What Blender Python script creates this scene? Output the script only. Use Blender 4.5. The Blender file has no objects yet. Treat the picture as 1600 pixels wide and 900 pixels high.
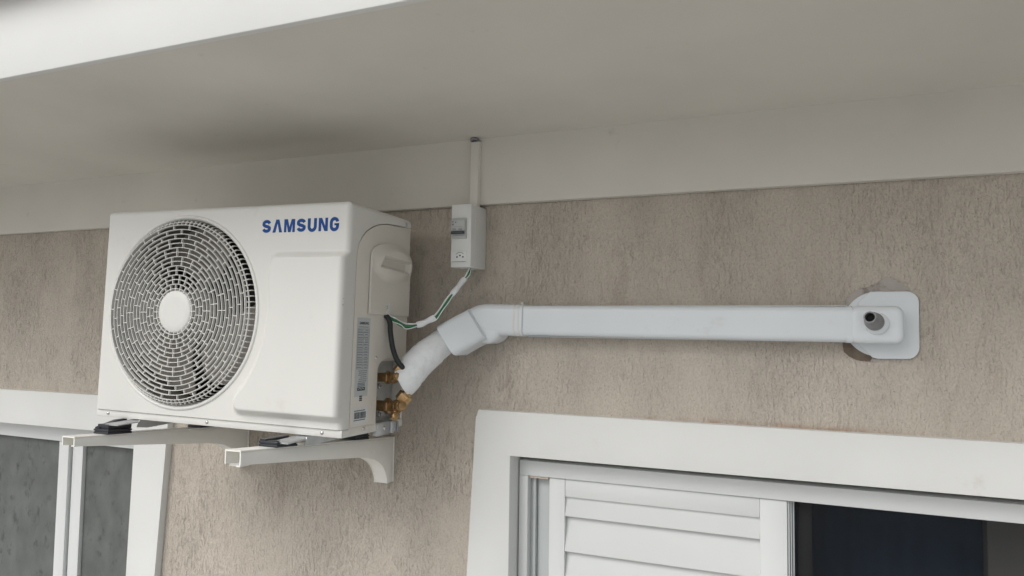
import bpy, bmesh, math, random
from mathutils import Vector, Matrix, Euler
random.seed(7)
scene = bpy.context.scene
C = scene.collection
R = math.radians

# ------------------------------------------------------------------ camera
cd = bpy.data.cameras.new('camera')
cam = bpy.data.objects.new('camera', cd); C.objects.link(cam)
cd.sensor_width = 36.0; cd.lens = 36.0*1107.88/1600.0
cd.clip_start = 0.02; cd.clip_end = 500
def cam_axes(y, p, r):
    f = Vector((math.sin(y)*math.cos(p), math.cos(y)*math.cos(p), math.sin(p)))
    rt = Vector((math.cos(y), -math.sin(y), 0)); dn = f.cross(rt)
    r1 = rt*math.cos(r)+dn*math.sin(r); d1 = -rt*math.sin(r)+dn*math.cos(r)
    return r1, d1, f
_r, _d, _f = cam_axes(-0.396055, 0.0590439, -0.0132976)
m3 = Matrix((_r, -_d, -_f)).transposed()
cam.matrix_world = Matrix.Translation((1.52974, -1.53055, 0.215837)) @ m3.to_4x4()
scene.camera = cam

# ------------------------------------------------------------------ sky and sun (overcast)
SUN_EL, SUN_AZ = R(42), R(205)      # azimuth clockwise from +Y: the sun stands front-left of the house
w = bpy.data.worlds.new('World'); scene.world = w; w.use_nodes = True
nt = w.node_tree; nt.nodes.clear()
sky = nt.nodes.new('ShaderNodeTexSky'); sky.sky_type = 'NISHITA'; sky.sun_disc = False
sky.sun_elevation = SUN_EL; sky.sun_rotation = SUN_AZ; sky.dust_density = 4.0; sky.air_density = 1.0
hs = nt.nodes.new('ShaderNodeHueSaturation'); hs.inputs['Saturation'].default_value = 0.25
bg = nt.nodes.new('ShaderNodeBackground'); bg.inputs['Strength'].default_value = 0.11
wo = nt.nodes.new('ShaderNodeOutputWorld')
nt.links.new(sky.outputs[0], hs.inputs['Color']); nt.links.new(hs.outputs[0], bg.inputs['Color']); nt.links.new(bg.outputs[0], wo.inputs['Surface'])
sd = bpy.data.lights.new('sun', 'SUN'); sd.energy = 0.72; sd.angle = R(34); sd.color = (1.0, 0.985, 0.955)
sun = bpy.data.objects.new('sun', sd); C.objects.link(sun)
sdir = Vector((math.sin(SUN_AZ)*math.cos(SUN_EL), math.cos(SUN_AZ)*math.cos(SUN_EL), math.sin(SUN_EL)))
sun.rotation_euler = sdir.to_track_quat('Z', 'Y').to_euler()
scene.render.engine = 'CYCLES'
scene.view_settings.view_transform = 'Standard'; scene.view_settings.look = 'None'
scene.view_settings.exposure = 0.37; scene.view_settings.gamma = 1.0
scene.cycles.max_bounces = 10; scene.cycles.diffuse_bounces = 6

# ------------------------------------------------------------------ materials
def mat(name, col, rough=0.5, metal=0.0, spec=0.5, var=0.0, vscale=8.0, bump=0.0, bscale=60.0, bdist=0.001,
        stretch=(1, 1, 1), dirt=None, dirt_scale=5.0, dirt_lo=0.6, coat=0.0):
    m = bpy.data.materials.new(name); m.use_nodes = True
    n = m.node_tree.nodes; l = m.node_tree.links; b = n['Principled BSDF']
    b.inputs['Base Color'].default_value = (*col, 1); b.inputs['Roughness'].default_value = rough
    b.inputs['Metallic'].default_value = metal; b.inputs['Specular IOR Level'].default_value = spec
    if coat: b.inputs['Coat Weight'].default_value = coat
    tc = n.new('ShaderNodeTexCoord'); mp = n.new('ShaderNodeMapping'); mp.inputs['Scale'].default_value = stretch
    l.new(tc.outputs['Object'], mp.inputs['Vector'])
    csock = None
    if var > 0:
        t = n.new('ShaderNodeTexNoise'); t.inputs['Scale'].default_value = vscale; t.inputs['Detail'].default_value = 6
        l.new(mp.outputs[0], t.inputs['Vector'])
        mr = n.new('ShaderNodeMapRange'); mr.inputs['From Min'].default_value = .3; mr.inputs['From Max'].default_value = .7
        mr.inputs['To Min'].default_value = 1-var; mr.inputs['To Max'].default_value = 1+var*.5
        l.new(t.outputs['Fac'], mr.inputs['Value'])
        vm = n.new('ShaderNodeVectorMath'); vm.operation = 'SCALE'; vm.inputs[0].default_value = col
        l.new(mr.outputs[0], vm.inputs['Scale']); csock = vm.outputs[0]
        rr = n.new('ShaderNodeMapRange'); rr.inputs['To Min'].default_value = rough*.85; rr.inputs['To Max'].default_value = min(1, rough*1.2)
        l.new(t.outputs['Fac'], rr.inputs['Value']); l.new(rr.outputs[0], b.inputs['Roughness'])
    if dirt:
        t = n.new('ShaderNodeTexNoise'); t.inputs['Scale'].default_value = dirt_scale; t.inputs['Detail'].default_value = 8; t.inputs['Roughness'].default_value = .65
        l.new(mp.outputs[0], t.inputs['Vector'])
        mr = n.new('ShaderNodeMapRange'); mr.inputs['From Min'].default_value = dirt_lo; mr.inputs['From Max'].default_value = dirt_lo+.15
        l.new(t.outputs['Fac'], mr.inputs['Value'])
        mx = n.new('ShaderNodeMix'); mx.data_type = 'RGBA'
        l.new(mr.outputs[0], mx.inputs['Factor'])
        if csock: l.new(csock, mx.inputs['A'])
        else: mx.inputs['A'].default_value = (*col, 1)
        mx.inputs['B'].default_value = (*dirt, 1); csock = mx.outputs['Result']
    if csock: l.new(csock, b.inputs['Base Color'])
    if bump > 0:
        t = n.new('ShaderNodeTexNoise'); t.inputs['Scale'].default_value = bscale; t.inputs['Detail'].default_value = 5
        l.new(mp.outputs[0], t.inputs['Vector'])
        bp = n.new('ShaderNodeBump'); bp.inputs['Strength'].default_value = bump; bp.inputs['Distance'].default_value = bdist
        l.new(t.outputs['Fac'], bp.inputs['Height']); l.new(bp.outputs[0], b.inputs['Normal'])
    return m

M = {}
M['paint'] = mat('white_masonry_paint', (.70, .71, .695), .75, var=.05, vscale=3, bump=.35, bscale=35, bdist=.0015, dirt=(.60, .58, .53), dirt_scale=9, dirt_lo=.66)
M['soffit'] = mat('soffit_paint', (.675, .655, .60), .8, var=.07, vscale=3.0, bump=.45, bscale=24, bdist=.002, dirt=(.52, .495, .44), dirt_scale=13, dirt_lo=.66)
M['alu'] = mat('white_aluminium', (.655, .675, .67), .33, var=.03, vscale=6)
M['alu_grey'] = mat('grey_track', (.48, .51, .51), .4, var=.05)
M['ac'] = mat('cream_steel_case', (.665, .665, .635), .38, var=.02, vscale=5, bump=.06, bscale=500, bdist=.0003, dirt=(.60, .585, .54), dirt_scale=7, dirt_lo=.62)
M['ac_side'] = mat('cream_steel_side', (.68, .655, .60), .42, var=.03, vscale=5, bump=.06, bscale=500, bdist=.0003, dirt=(.55, .52, .46), dirt_scale=9, dirt_lo=.64)
M['grille'] = mat('grille_plastic', (.69, .69, .66), .42, var=.04, vscale=9)
M['blade'] = mat('fan_blade_plastic', (.19, .178, .158), .5, var=.10, vscale=14)
M['shroud'] = mat('shroud_steel', (.16, .15, .135), .5, var=.1, vscale=10)
M['coil'] = mat('coil_fins', (.05, .05, .05), .5, metal=.3, var=.3, vscale=60)
M['pvc'] = mat('white_pvc', (.70, .745, .775), .30, var=.03, vscale=6, dirt=(.60, .61, .60), dirt_scale=9, dirt_lo=.62)
M['pvc_box'] = mat('box_pvc', (.70, .715, .70), .38, var=.03, vscale=12, dirt=(.55, .53, .48), dirt_scale=30, dirt_lo=.70)
M['tape'] = mat('pvc_tape', (.78, .81, .825), .36, var=.05, vscale=20, bump=.7, bscale=60, bdist=.004)
M['bracket'] = mat('bracket_enamel', (.84, .835, .79), .36, var=.04, vscale=14, dirt=(.58, .55, .48), dirt_scale=22, dirt_lo=.66)
M['rubber'] = mat('black_rubber', (.022, .025, .032), .38, var=.2, vscale=40)
M['black'] = mat('cable_black', (.02, .024, .024), .42, var=.1, vscale=50)
M['green'] = mat('wire_green', (.035, .20, .075), .4, var=.1, vscale=50)
M['galv'] = mat('galvanised_steel', (.52, .54, .55), .34, metal=.85, var=.15, vscale=40)
M['brass'] = mat('brass', (.46, .30, .15), .33, metal=.9, var=.25, vscale=60, dirt=(.22, .13, .06), dirt_scale=60, dirt_lo=.58)
M['screw'] = mat('zinc_screw', (.6, .6, .6), .25, metal=.9)
M['logo'] = mat('logo_blue', (.004, .062, .26), .5, spec=.25)
M['label'] = mat('label_paper', (.50, .54, .55), .35, var=.04)
M['label_white'] = mat('label_white', (.66, .68, .69), .35, var=.03)
M['ink'] = mat('ink', (.06, .07, .08), .5)
M['ink_grey'] = mat('ink_grey', (.17, .19, .21), .5)
M['breaker'] = mat('breaker_grey', (.46, .48, .47), .4, var=.04)
M['socket'] = mat('socket_white', (.74, .76, .76), .25)
M['darkgrey'] = mat('dark_plastic', (.035, .045, .06), .4)
M['greypipe'] = mat('grey_pvc_pipe', (.22, .225, .235), .38, var=.12, vscale=40)
M['void'] = mat('void', (.006, .006, .007), .9)
M['mortar'] = mat('grey_mortar', (.43, .40, .37), .9, var=.10, vscale=30, bump=.5, bscale=90, bdist=.002, dirt=(.17, .145, .12), dirt_scale=24, dirt_lo=.47)
M['interior'] = mat('interior_reflection_blue', (.10, .20, .32), .8, var=.05)  # room colour carries the bluish reflection of the right window glass
M['pane_backing'] = mat('dark_board', (.30, .27, .245), .7, var=.08)
M['ground'] = mat('ground_concrete', (.50, .495, .48), .9, var=.15, vscale=1.3, bump=.5, bscale=30, bdist=.01, dirt=(.36, .35, .33), dirt_scale=.7, dirt_lo=.5)
M['tile'] = mat('roof_tile', (.22, .15, .12), .8, var=.2, vscale=12, bump=.4)

def stucco():
    m = bpy.data.materials.new('scratched_stucco'); m.use_nodes = True
    n = m.node_tree.nodes; l = m.node_tree.links; b = n['Principled BSDF']
    b.inputs['Roughness'].default_value = .88; b.inputs['Specular IOR Level'].default_value = .25
    tc = n.new('ShaderNodeTexCoord')
    def noise(scale, st, det=4, rough=.55, dist=0.0, off=(0, 0, 0)):
        mp = n.new('ShaderNodeMapping'); mp.inputs['Scale'].default_value = st; mp.inputs['Location'].default_value = off
        l.new(tc.outputs['Object'], mp.inputs['Vector'])
        t = n.new('ShaderNodeTexNoise'); t.inputs['Scale'].default_value = scale; t.inputs['Detail'].default_value = det
        t.inputs['Roughness'].default_value = rough; t.inputs['Distortion'].default_value = dist
        l.new(mp.outputs[0], t.inputs['Vector']); return t.outputs['Fac']
    def rng(s, a, b_, c=0., d=1.):
        r = n.new('ShaderNodeMapRange'); r.inputs['From Min'].default_value = a; r.inputs['From Max'].default_value = b_
        r.inputs['To Min'].default_value = c; r.inputs['To Max'].default_value = d; l.new(s, r.inputs['Value']); return r.outputs[0]
    def mth(op, a, b_):
        q = n.new('ShaderNodeMath'); q.operation = op
        for i, v in enumerate((a, b_)):
            if isinstance(v, (int, float)): q.inputs[i].default_value = v
            else: l.new(v, q.inputs[i])
        return q.outputs[0]
    # vertical trowel scratches: noise squeezed along x, two sizes, cut to grooves
    g1 = rng(noise(84, (1.9, 1, .46), 3, .6, .9), .33, .46)
    g2 = rng(noise(170, (1.6, 1, .52), 3, .6, .6, (3, 1, 2)), .34, .50)
    g3 = rng(noise(230, (1.2, 1, .7), 2, .5, 0, (1, 5, 2)), .30, .50)
    # zones where the scratches are strong or nearly smooth
    sx0 = n.new('ShaderNodeSeparateXYZ'); l.new(tc.outputs['Object'], sx0.inputs[0])
    zone = mth('MULTIPLY', rng(noise(3.6, (1.6, 1, .8), 4, .55, .5, (4, 0, 1)), .36, .62, .30, 1.05), rng(sx0.outputs['X'], .60, 1.1, 1.05, .60))
    inv1 = mth('SUBTRACT', 1.0, g1); inv2 = mth('SUBTRACT', 1.0, g2)
    groove = mth('MULTIPLY', mth('ADD', mth('MULTIPLY', inv1, .9), mth('MULTIPLY', inv2, .55)), zone)
    fine = mth('MULTIPLY', mth('SUBTRACT', 1.0, g3), .34)
    depth = mth('ADD', groove, fine)
    lump = noise(55, (1.2, 1, .55), 5, .6, .2, (7, 2, 1))
    height = mth('SUBTRACT', mth('MULTIPLY', lump, .9), depth)
    bp = n.new('ShaderNodeBump'); bp.inputs['Strength'].default_value = .85; bp.inputs['Distance'].default_value = .0028
    l.new(height, bp.inputs['Height']); l.new(bp.outputs[0], b.inputs['Normal'])
    # colour: beige paint, slow mottling, darker tone in the grooves, a few brown water stains
    mott = rng(noise(4.5, (1.5, 1, .5), 6, .62, .5, (2, 2, 2)), .3, .7, .87, 1.07)
    sp1 = rng(noise(260, (1.1, 1, .8), 2, .6, .3, (5, 5, 1)), .32, .68, .91, 1.07)
    sp2 = rng(noise(120, (1.25, 1, .7), 4, .7, .8, (1, 8, 4)), .27, .40, .72, 1.0)
    cl = rng(noise(5, (1.4, 1, .7), 4, .6, .5, (6, 8, 4)), .38, .58, 0, 1)
    sp2 = mth('SUBTRACT', 1.0, mth('MULTIPLY', mth('SUBTRACT', 1.0, sp2), cl))
    gd = mth('MULTIPLY', mth('MULTIPLY', mth('SUBTRACT', 1.0, mth('MULTIPLY', depth, .17)), sp1), sp2)
    k = mth('MULTIPLY', mott, gd)
    vm = n.new('ShaderNodeVectorMath'); vm.operation = 'SCALE'; vm.inputs[0].default_value = (.535, .484, .420); l.new(k, vm.inputs['Scale'])
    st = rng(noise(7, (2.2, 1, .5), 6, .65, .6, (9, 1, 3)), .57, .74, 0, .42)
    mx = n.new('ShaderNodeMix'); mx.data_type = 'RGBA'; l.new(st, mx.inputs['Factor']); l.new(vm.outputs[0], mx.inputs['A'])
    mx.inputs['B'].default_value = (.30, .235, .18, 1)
    # pin-holes
    vo = n.new('ShaderNodeTexVoronoi'); vo.inputs['Scale'].default_value = 57; l.new(tc.outputs['Object'], vo.inputs['Vector'])
    ph = rng(vo.outputs['Distance'], .04, .11, .42, 0)
    mx2 = n.new('ShaderNodeMix'); mx2.data_type = 'RGBA'; l.new(ph, mx2.inputs['Factor']); l.new(mx.outputs['Result'], mx2.inputs['A'])
    mx2.inputs['B'].default_value = (.14, .115, .095, 1)
    # rusty line just above the right window trim (z 0.03 .. 0.045, x 1.2 .. 1.75)
    sx = n.new('ShaderNodeSeparateXYZ'); l.new(tc.outputs['Object'], sx.inputs[0])
    zz = rng(sx.outputs['Z'], .029, .041, 1, 0)
    zl = rng(sx.outputs['Z'], .0, .02, 0, 1)
    xx = mth('MULTIPLY', rng(sx.outputs['X'], 1.15, 1.35, 0, 1), rng(sx.outputs['X'], 1.55, 1.75, 1, 0))
    nn = rng(noise(22, (1, 1, 1), 5, .6), .38, .60)
    rf = mth('MULTIPLY', mth('MULTIPLY', mth('MULTIPLY', zz, zl), xx), mth('MULTIPLY', nn, .85))
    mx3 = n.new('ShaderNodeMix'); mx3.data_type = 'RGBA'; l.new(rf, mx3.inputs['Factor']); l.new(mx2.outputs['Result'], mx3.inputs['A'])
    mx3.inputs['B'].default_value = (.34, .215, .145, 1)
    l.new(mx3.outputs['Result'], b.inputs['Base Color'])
    return m
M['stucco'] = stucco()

def frosted():
    m = mat('frosted_glass', (.130, .140, .134), .34, spec=.35, var=.22, vscale=16, stretch=(1.2, 1, .75), bump=.35, bscale=120, bdist=.0015,
            dirt=(.060, .066, .064), dirt_scale=30, dirt_lo=.56)
    return m
M['frost'] = frosted()
def glass():
    m = bpy.data.materials.new('window_glass'); m.use_nodes = True
    b = m.node_tree.nodes['Principled BSDF']
    b.inputs['Base Color'].default_value = (.50, .52, .54, 1); b.inputs['Roughness'].default_value = .0
    b.inputs['Transmission Weight'].default_value = 1; b.inputs['IOR'].default_value = 1.28
    return m
M['glass'] = glass()

# ------------------------------------------------------------------ helpers
def link(name, me, m, parent=None, smooth=None):
    me.materials.append(m) if m else None
    if smooth is not None:
        me.polygons.foreach_set('use_smooth', [True]*len(me.polygons))
        if smooth < 179: me.set_sharp_from_angle(angle=R(smooth))
    o = bpy.data.objects.new(name, me); C.objects.link(o)
    if parent: o.parent = parent
    return o
def obj(name, bm, m, parent=None, smooth=35, xf=None):
    if xf is not None: bmesh.ops.transform(bm, matrix=xf, verts=bm.verts)
    bmesh.ops.recalc_face_normals(bm, faces=bm.faces)
    me = bpy.data.meshes.new(name); bm.to_mesh(me); bm.free()
    return link(name, me, m, parent, smooth)
def tag(o, label=None, cat=None, group=None, kind=None):
    if label: o['label'] = label
    if cat: o['category'] = cat
    if group: o['group'] = group
    if kind: o['kind'] = kind
    return o
def empty(name, loc=(0, 0, 0), rot=(0, 0, 0)):
    o = bpy.data.objects.new(name, None); C.objects.link(o); o.location = loc; o.rotation_euler = rot
    o.empty_display_size = .05; return o
def new(): return bmesh.new()
def merge(bm, tmp):
    me = bpy.data.meshes.new('tmp'); tmp.to_mesh(me); tmp.free(); bm.from_mesh(me); bpy.data.meshes.remove(me)
def box(bm, x0, x1, y0, y1, z0, z1, bev=0.0, seg=2):
    t = bmesh.new(); bmesh.ops.create_cube(t, size=1)
    for v in t.verts: v.co = Vector(((x0+x1)/2+v.co.x*(x1-x0), (y0+y1)/2+v.co.y*(y1-y0), (z0+z1)/2+v.co.z*(z1-z0)))
    if bev: bmesh.ops.bevel(t, geom=t.edges[:], offset=bev, segments=seg, affect='EDGES', profile=.5)
    merge(bm, t)
def prism(bm, pts, lo, hi, axis='y', bev=0.0, seg=2, only_hi=None):
    """pts: 2D outline; axis: extrusion axis. y: pts=(x,z); x: pts=(y,z); z: pts=(x,y)"""
    def P(a, b, c):
        return {'y': (a, c, b), 'x': (c, a, b), 'z': (a, b, c)}[axis]
    t = bmesh.new()
    A = [t.verts.new(P(a, b, lo)) for a, b in pts]; B = [t.verts.new(P(a, b, hi)) for a, b in pts]
    f0 = t.faces.new(A); f1 = t.faces.new(B[::-1]); k = len(pts)
    for i in range(k): t.faces.new((A[i], B[i], B[(i+1) % k], A[(i+1) % k]))
    bmesh.ops.recalc_face_normals(t, faces=t.faces)
    if bev:
        f = f0 if only_hi is None or only_hi == 'lo' else f1
        ed = list(f.edges)
        if only_hi == 'both': ed = list(f0.edges)+list(f1.edges)
        bmesh.ops.bevel(t, geom=ed, offset=bev, segments=seg, affect='EDGES', profile=.5)
    merge(bm, t)
def cyl(bm, p0, p1, r0, r1=None, seg=20, cap=True, bev=0.0):
    p0 = Vector(p0); p1 = Vector(p1); r1 = r0 if r1 is None else r1
    d = (p1-p0); L = d.length
    t = bmesh.new(); bmesh.ops.create_cone(t, cap_ends=cap, segments=seg, radius1=r0, radius2=r1, depth=L)
    if bev:
        ed = [e for e in t.edges if len(e.link_faces) == 2 and any(len(f.verts) > 4 for f in e.link_faces)]
        bmesh.ops.bevel(t, geom=ed, offset=bev, segments=2, affect='EDGES', profile=.5)
    q = d.to_track_quat('Z', 'Y').to_matrix().to_4x4()
    bmesh.ops.transform(t, matrix=Matrix.Translation((p0+p1)/2) @ q, verts=t.verts)
    merge(bm, t)
def lathe(bm, prof, o, ax, seg=48, close=False):
    """prof: (r, h) list turned about axis ax from o"""
    q = Vector(ax).to_track_quat('Z', 'Y').to_matrix(); o = Vector(o); rows = []
    for r, h in prof:
        rows.append([bm.verts.new(o+q @ Vector((r*math.cos(2*math.pi*i/seg), r*math.sin(2*math.pi*i/seg), h))) for i in range(seg)])
    k = len(rows)
    for j in range(k if close else k-1):
        a, b = rows[j], rows[(j+1) % k]
        for i in range(seg): bm.faces.new((a[i], a[(i+1) % seg], b[(i+1) % seg], b[i]))
    return rows
def spline(pts, n=8):
    P = [Vector(p) for p in pts]; out = []
    for i in range(len(P)-1):
        a = P[max(i-1, 0)]; b = P[i]; c = P[i+1]; d = P[min(i+2, len(P)-1)]
        for k in range(n):
            t = k/n
            out.append(.5*((2*b)+(c-a)*t+(2*a-5*b+4*c-d)*t*t+(3*b-a-3*c+d)*t*t*t))
    out.append(P[-1]); return out
def tube(bm, path, rad, seg=12, flat=1.0, up=(0, -1, 0), fn=None):
    """sweep a round (or flattened) section; rad number or function of t"""
    n = len(path); rows = []; up = Vector(up)
    for i, p in enumerate(path):
        tg = (path[min(i+1, n-1)]-path[max(i-1, 0)]).normalized()
        s = tg.cross(up).normalized(); u = s.cross(tg).normalized()
        r = rad(i/(n-1)) if callable(rad) else rad
        row = []
        for k in range(seg):
            a = 2*math.pi*k/seg; rr = r*(fn(i/(n-1), a) if fn else 1)
            row.append(bm.verts.new(p+s*math.cos(a)*rr+u*math.sin(a)*rr*flat))
        rows.append(row)
    for i in range(n-1):
        for k in range(seg): bm.faces.new((rows[i][k], rows[i][(k+1) % seg], rows[i+1][(k+1) % seg], rows[i+1][k]))
    bm.faces.new(rows[0]); bm.faces.new(rows[-1][::-1])
def ribbon(bm, pts, wd, y0, y1, closed=False):
    """flat stroke of width wd along 2D pts (x,z), mitred, between y0 and y1"""
    n = len(pts); P = [Vector(p) for p in pts]; Lf = []; Rt = []
    for i in range(n):
        if closed: a = P[i-1]; c = P[(i+1) % n]
        else: a = P[max(i-1, 0)]; c = P[min(i+1, n-1)]
        b = P[i]; d1 = (b-a).normalized() if (b-a).length > 1e-9 else (c-b).normalized(); d2 = (c-b).normalized() if (c-b).length > 1e-9 else d1
        n1 = Vector((-d1.y, d1.x)); n2 = Vector((-d2.y, d2.x)); m = (n1+n2)
        m = m.normalized() if m.length > 1e-6 else n1; s = wd/2/max(.35, m.dot(n1))
        Lf.append(b+m*s); Rt.append(b-m*s)
    A = [[bm.verts.new((p.x, y, p.y)) for p in q] for q in (Lf, Rt) for y in (y0, y1)]
    rng = range(n if closed else n-1)
    for i in rng:
        j = (i+1) % n
        bm.faces.new((A[0][i], A[0][j], A[2][j], A[2][i])); bm.faces.new((A[1][i], A[1][j], A[3][j], A[3][i]))
        bm.faces.new((A[0][i], A[0][j], A[1][j], A[1][i])); bm.faces.new((A[2][i], A[2][j], A[3][j], A[3][i]))
    if not closed:
        for i in (0, n-1): bm.faces.new((A[0][i], A[1][i], A[3][i], A[2][i]))
def smooth01(t):
    t = max(0., min(1., t)); return t*t*(3-2*t)
def rrect(x0, x1, z0, z1, r, n=6):
    out = []
    for cx, cz, a0 in ((x1-r, z1-r, 0), (x0+r, z1-r, 90), (x0+r, z0+r, 180), (x1-r, z0+r, 270)):
        for k in range(n+1):
            a = R(a0+90*k/n); out.append((cx+r*math.cos(a), cz+r*math.sin(a)))
    return out

# ================================================================== GROUND
GZ = -2.2
bm = new(); s = 90
vs = [bm.verts.new(v) for v in ((-s, -s, GZ), (s, -s, GZ), (s, s, GZ), (-s, s, GZ))]; bm.faces.new(vs)
tag(obj('ground', bm, M['ground']), kind='structure')

# ================================================================== HOUSE
house = tag(empty('house', (0, 0, GZ)), 'beige scratched stucco house with white beam, boxed eave and white trimmed windows', 'house')
HX = Matrix.Translation((0, 0, 0))
def hobj(name, bm, m, parent=None, smooth=30):
    """mesh written in world coordinates, parented below the house"""
    p = parent or house
    o = obj(name, bm, m, None, smooth)
    o.parent = p
    if p is house: o.location = (0, 0, -GZ)
    return o
XL, XR = -3.2, 4.2; EAVE = -.712; ZS = .670; ZB = .512
H1 = (-1.75, -.292, -1.35, -.104); H2 = (.894, 2.75, -1.25, -.0655)    # openings x0 x1 z0 z1
bm = new()
xs = sorted([XL, XR, H1[0], H1[1], H2[0], H2[1]]); zs = sorted([GZ, .80, H1[2], H1[3], H2[2], H2[3]])
def inh(x, z): return any(h[0] < x < h[1] and h[2] < z < h[3] for h in (H1, H2))
for y in (0, .16):
    for i in range(len(xs)-1):
        for j in range(len(zs)-1):
            if inh((xs[i]+xs[i+1])/2, (zs[j]+zs[j+1])/2): continue
            bm.faces.new([bm.verts.new(v) for v in ((xs[i], y, zs[j]), (xs[i+1], y, zs[j]), (xs[i+1], y, zs[j+1]), (xs[i], y, zs[j+1]))])
def ring(bm, x0, x1, z0, z1, y0, y1):
    c = ((x0, z0), (x1, z0), (x1, z1), (x0, z1))
    for i in range(4):
        a, b = c[i], c[(i+1) % 4]
        bm.faces.new([bm.verts.new(v) for v in ((a[0], y0, a[1]), (b[0], y0, b[1]), (b[0], y1, b[1]), (a[0], y1, a[1]))])
ring(bm, *H1, 0, .16); ring(bm, *H2, 0, .16); ring(bm, XL, XR, GZ, .80, 0, .16)
bmesh.ops.remove_doubles(bm, verts=bm.verts, dist=1e-5)
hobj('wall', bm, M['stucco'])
# rooms behind the windows
bm = new()
box(bm, XL, XR, 3.2, 3.3, GZ, .66); box(bm, XL, XL+.1, .17, 3.2, GZ, .66); box(bm, XR-.1, XR, .17, 3.2, GZ, .66)
box(bm, .3, .4, .17, 3.2, GZ, .66); box(bm, XL, XR, .162, 3.3, .62, .66); box(bm, XL, XR, .162, 3.3, GZ, GZ+.05)
hobj('interior_wall', bm, M['interior'])
bm = new(); box(bm, 1.86, 2.75, .20, .26, -1.25, .6, .004); hobj('wardrobe', bm, M['pane_backing'])
bm = new()  # added folded sheet; its blue stands in for the reflection in the pane
for i in range(80):
    xa, xb = 1.35+.51*i/80, 1.35+.51*(i+1)/80
    ya, yb = (.235+.006*math.sin(x_*83)+.005*math.sin(x_*31+1) for x_ in (xa, xb))
    va = [bm.verts.new(v) for v in ((xa, ya, -1.25), (xb, yb, -1.25), (xb, yb, .1), (xa, ya, .1))]; bm.faces.new(va)
bmesh.ops.remove_doubles(bm, verts=bm.verts, dist=1e-5)
hobj('pane_backing', bm, mat('blue_reflection_tint', (.018, .050, .092), .85, var=.1), smooth=180)
# beam with a softened junction to the soffit
bm = new()
prof = [(.158, ZB+.0), (-.020, ZB), (-.022, ZB+.004)]
r_ = .014
prof += [(-.022, ZS+.002), (.158, ZS+.002)]
prof[0] = (.002-.004, ZB); prof[-1] = (-.002, ZS+.002)
prism(bm, prof, XL, XR, 'x')
hobj('beam', bm, M['soffit'], smooth=50)
bm = new()
# gently uneven plaster soffit
nx, ny = 60, 14
g = [[bm.verts.new((XL+(XR-XL)*i/nx, -.699+(.699-.002)*j/ny, ZS+.0014*math.sin(i*.55+j*.7)*math.sin(j*.9+1)*min(1, (ny-j)/4))) for j in range(ny+1)] for i in range(nx+1)]
for i in range(nx):
    for j in range(ny): bm.faces.new((g[i][j], g[i+1][j], g[i+1][j+1], g[i][j+1]))
so = hobj('soffit', bm, M['soffit'], smooth=180)
bm = new(); box(bm, XL, XR, EAVE, -.6985, ZS-.004, .83, .0025); hobj('fascia', bm, M['paint'])
bm = new(); prism(bm, [(-.765, .832), (-.765, .848), (.9, 1.45), (3.4, 1.0), (3.4, .70), (.2, .80), (-.69, .80), (-.69, .832)], XL-.2, XR+.2, 'x')
hobj('roof', bm, M['tile'])

# ---- window trims (painted plaster bands)
def trim(outer, inner, sill, parent, chip=False):
    """outer/inner: TL, TR, BL.x, BR.x ... (x,z) corners of the band"""
    b = new()
    (otl, otr, obr, obl), (itl, itr, ibr, ibl) = outer, inner
    o = [obl, otl, otr, obr, ibr, itr, itl, ibl]
    if chip: o = [obl, (otl[0]-.0012, otl[1]-.017), (otl[0]+.0015, otl[1]-.013), (otl[0]+.004, otl[1]-.003), (otl[0]+.0055, otl[1]), otr, obr, ibr, itr, itl, ibl]
    prism(b, o, -.021, .001, 'y', bev=.0012, seg=2, only_hi='lo')
    t = .0035
    prism(b, [(ibl[0]-t, ibl[1]), (itl[0]-t, itl[1]+t), (itr[0]+t, itr[1]+t), (ibr[0]+t, ibr[1]), ibr, itr, itl, ibl], .0012, .105, 'y')
    box(b, obl[0]-.02, obr[0]+.02, -.045, .105, obl[1]-.04, obl[1]-.0005, .003)
    return b
# right window
def gob(name, bm, m, par, smooth=30):
    return obj(name, bm, m, par, smooth)
bm = trim([(.812, .029), (2.85, .027), (2.85, -1.25), (.752, -1.25)], [(.899, -.071), (2.74, -.068), (2.74, -1.25), (.897, -1.25)], None, house, chip=True)
# outer aluminium frame = the window part itself; trim etc. are its children
fr = new()
box(fr, .902, 2.738, .030, .100, -.122, -.0875, .0015)                       # head
box(fr, .902, .9235, .030, .100, -1.249, -.1225, .0015)                     # left jamb
box(fr, 2.71, 2.738, .030, .100, -1.249, -.1225, .0015)
box(fr, .902, 2.738, .030, .100, -1.2495, -1.21, .0015)
win2 = hobj('window', fr, M['alu'], smooth=30); win2['label'] = 'window with a white louvred shutter and dark glass'
gob('window_trim', bm, M['paint'], win2)
b = new(); 
box(b, .9237, .9300, .052, .098, -1.21, -.1225); box(b, .9320, .9375, .046, .098, -1.21, -.1225); box(b, .9385, .9745, .058, .098, -1.21, -.1225, .001)
box(b, .9385, .974, .066, .097, -1.21, -.128)
gob('sliding_track', b, M['alu_grey'], win2)
b = new(); box(b, .926, .9725, .034, .056, -.1275, -.1228, .0008); gob('frame_spacer', b, mat('spacer_beige', (.55, .47, .40), .6), win2)
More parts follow.
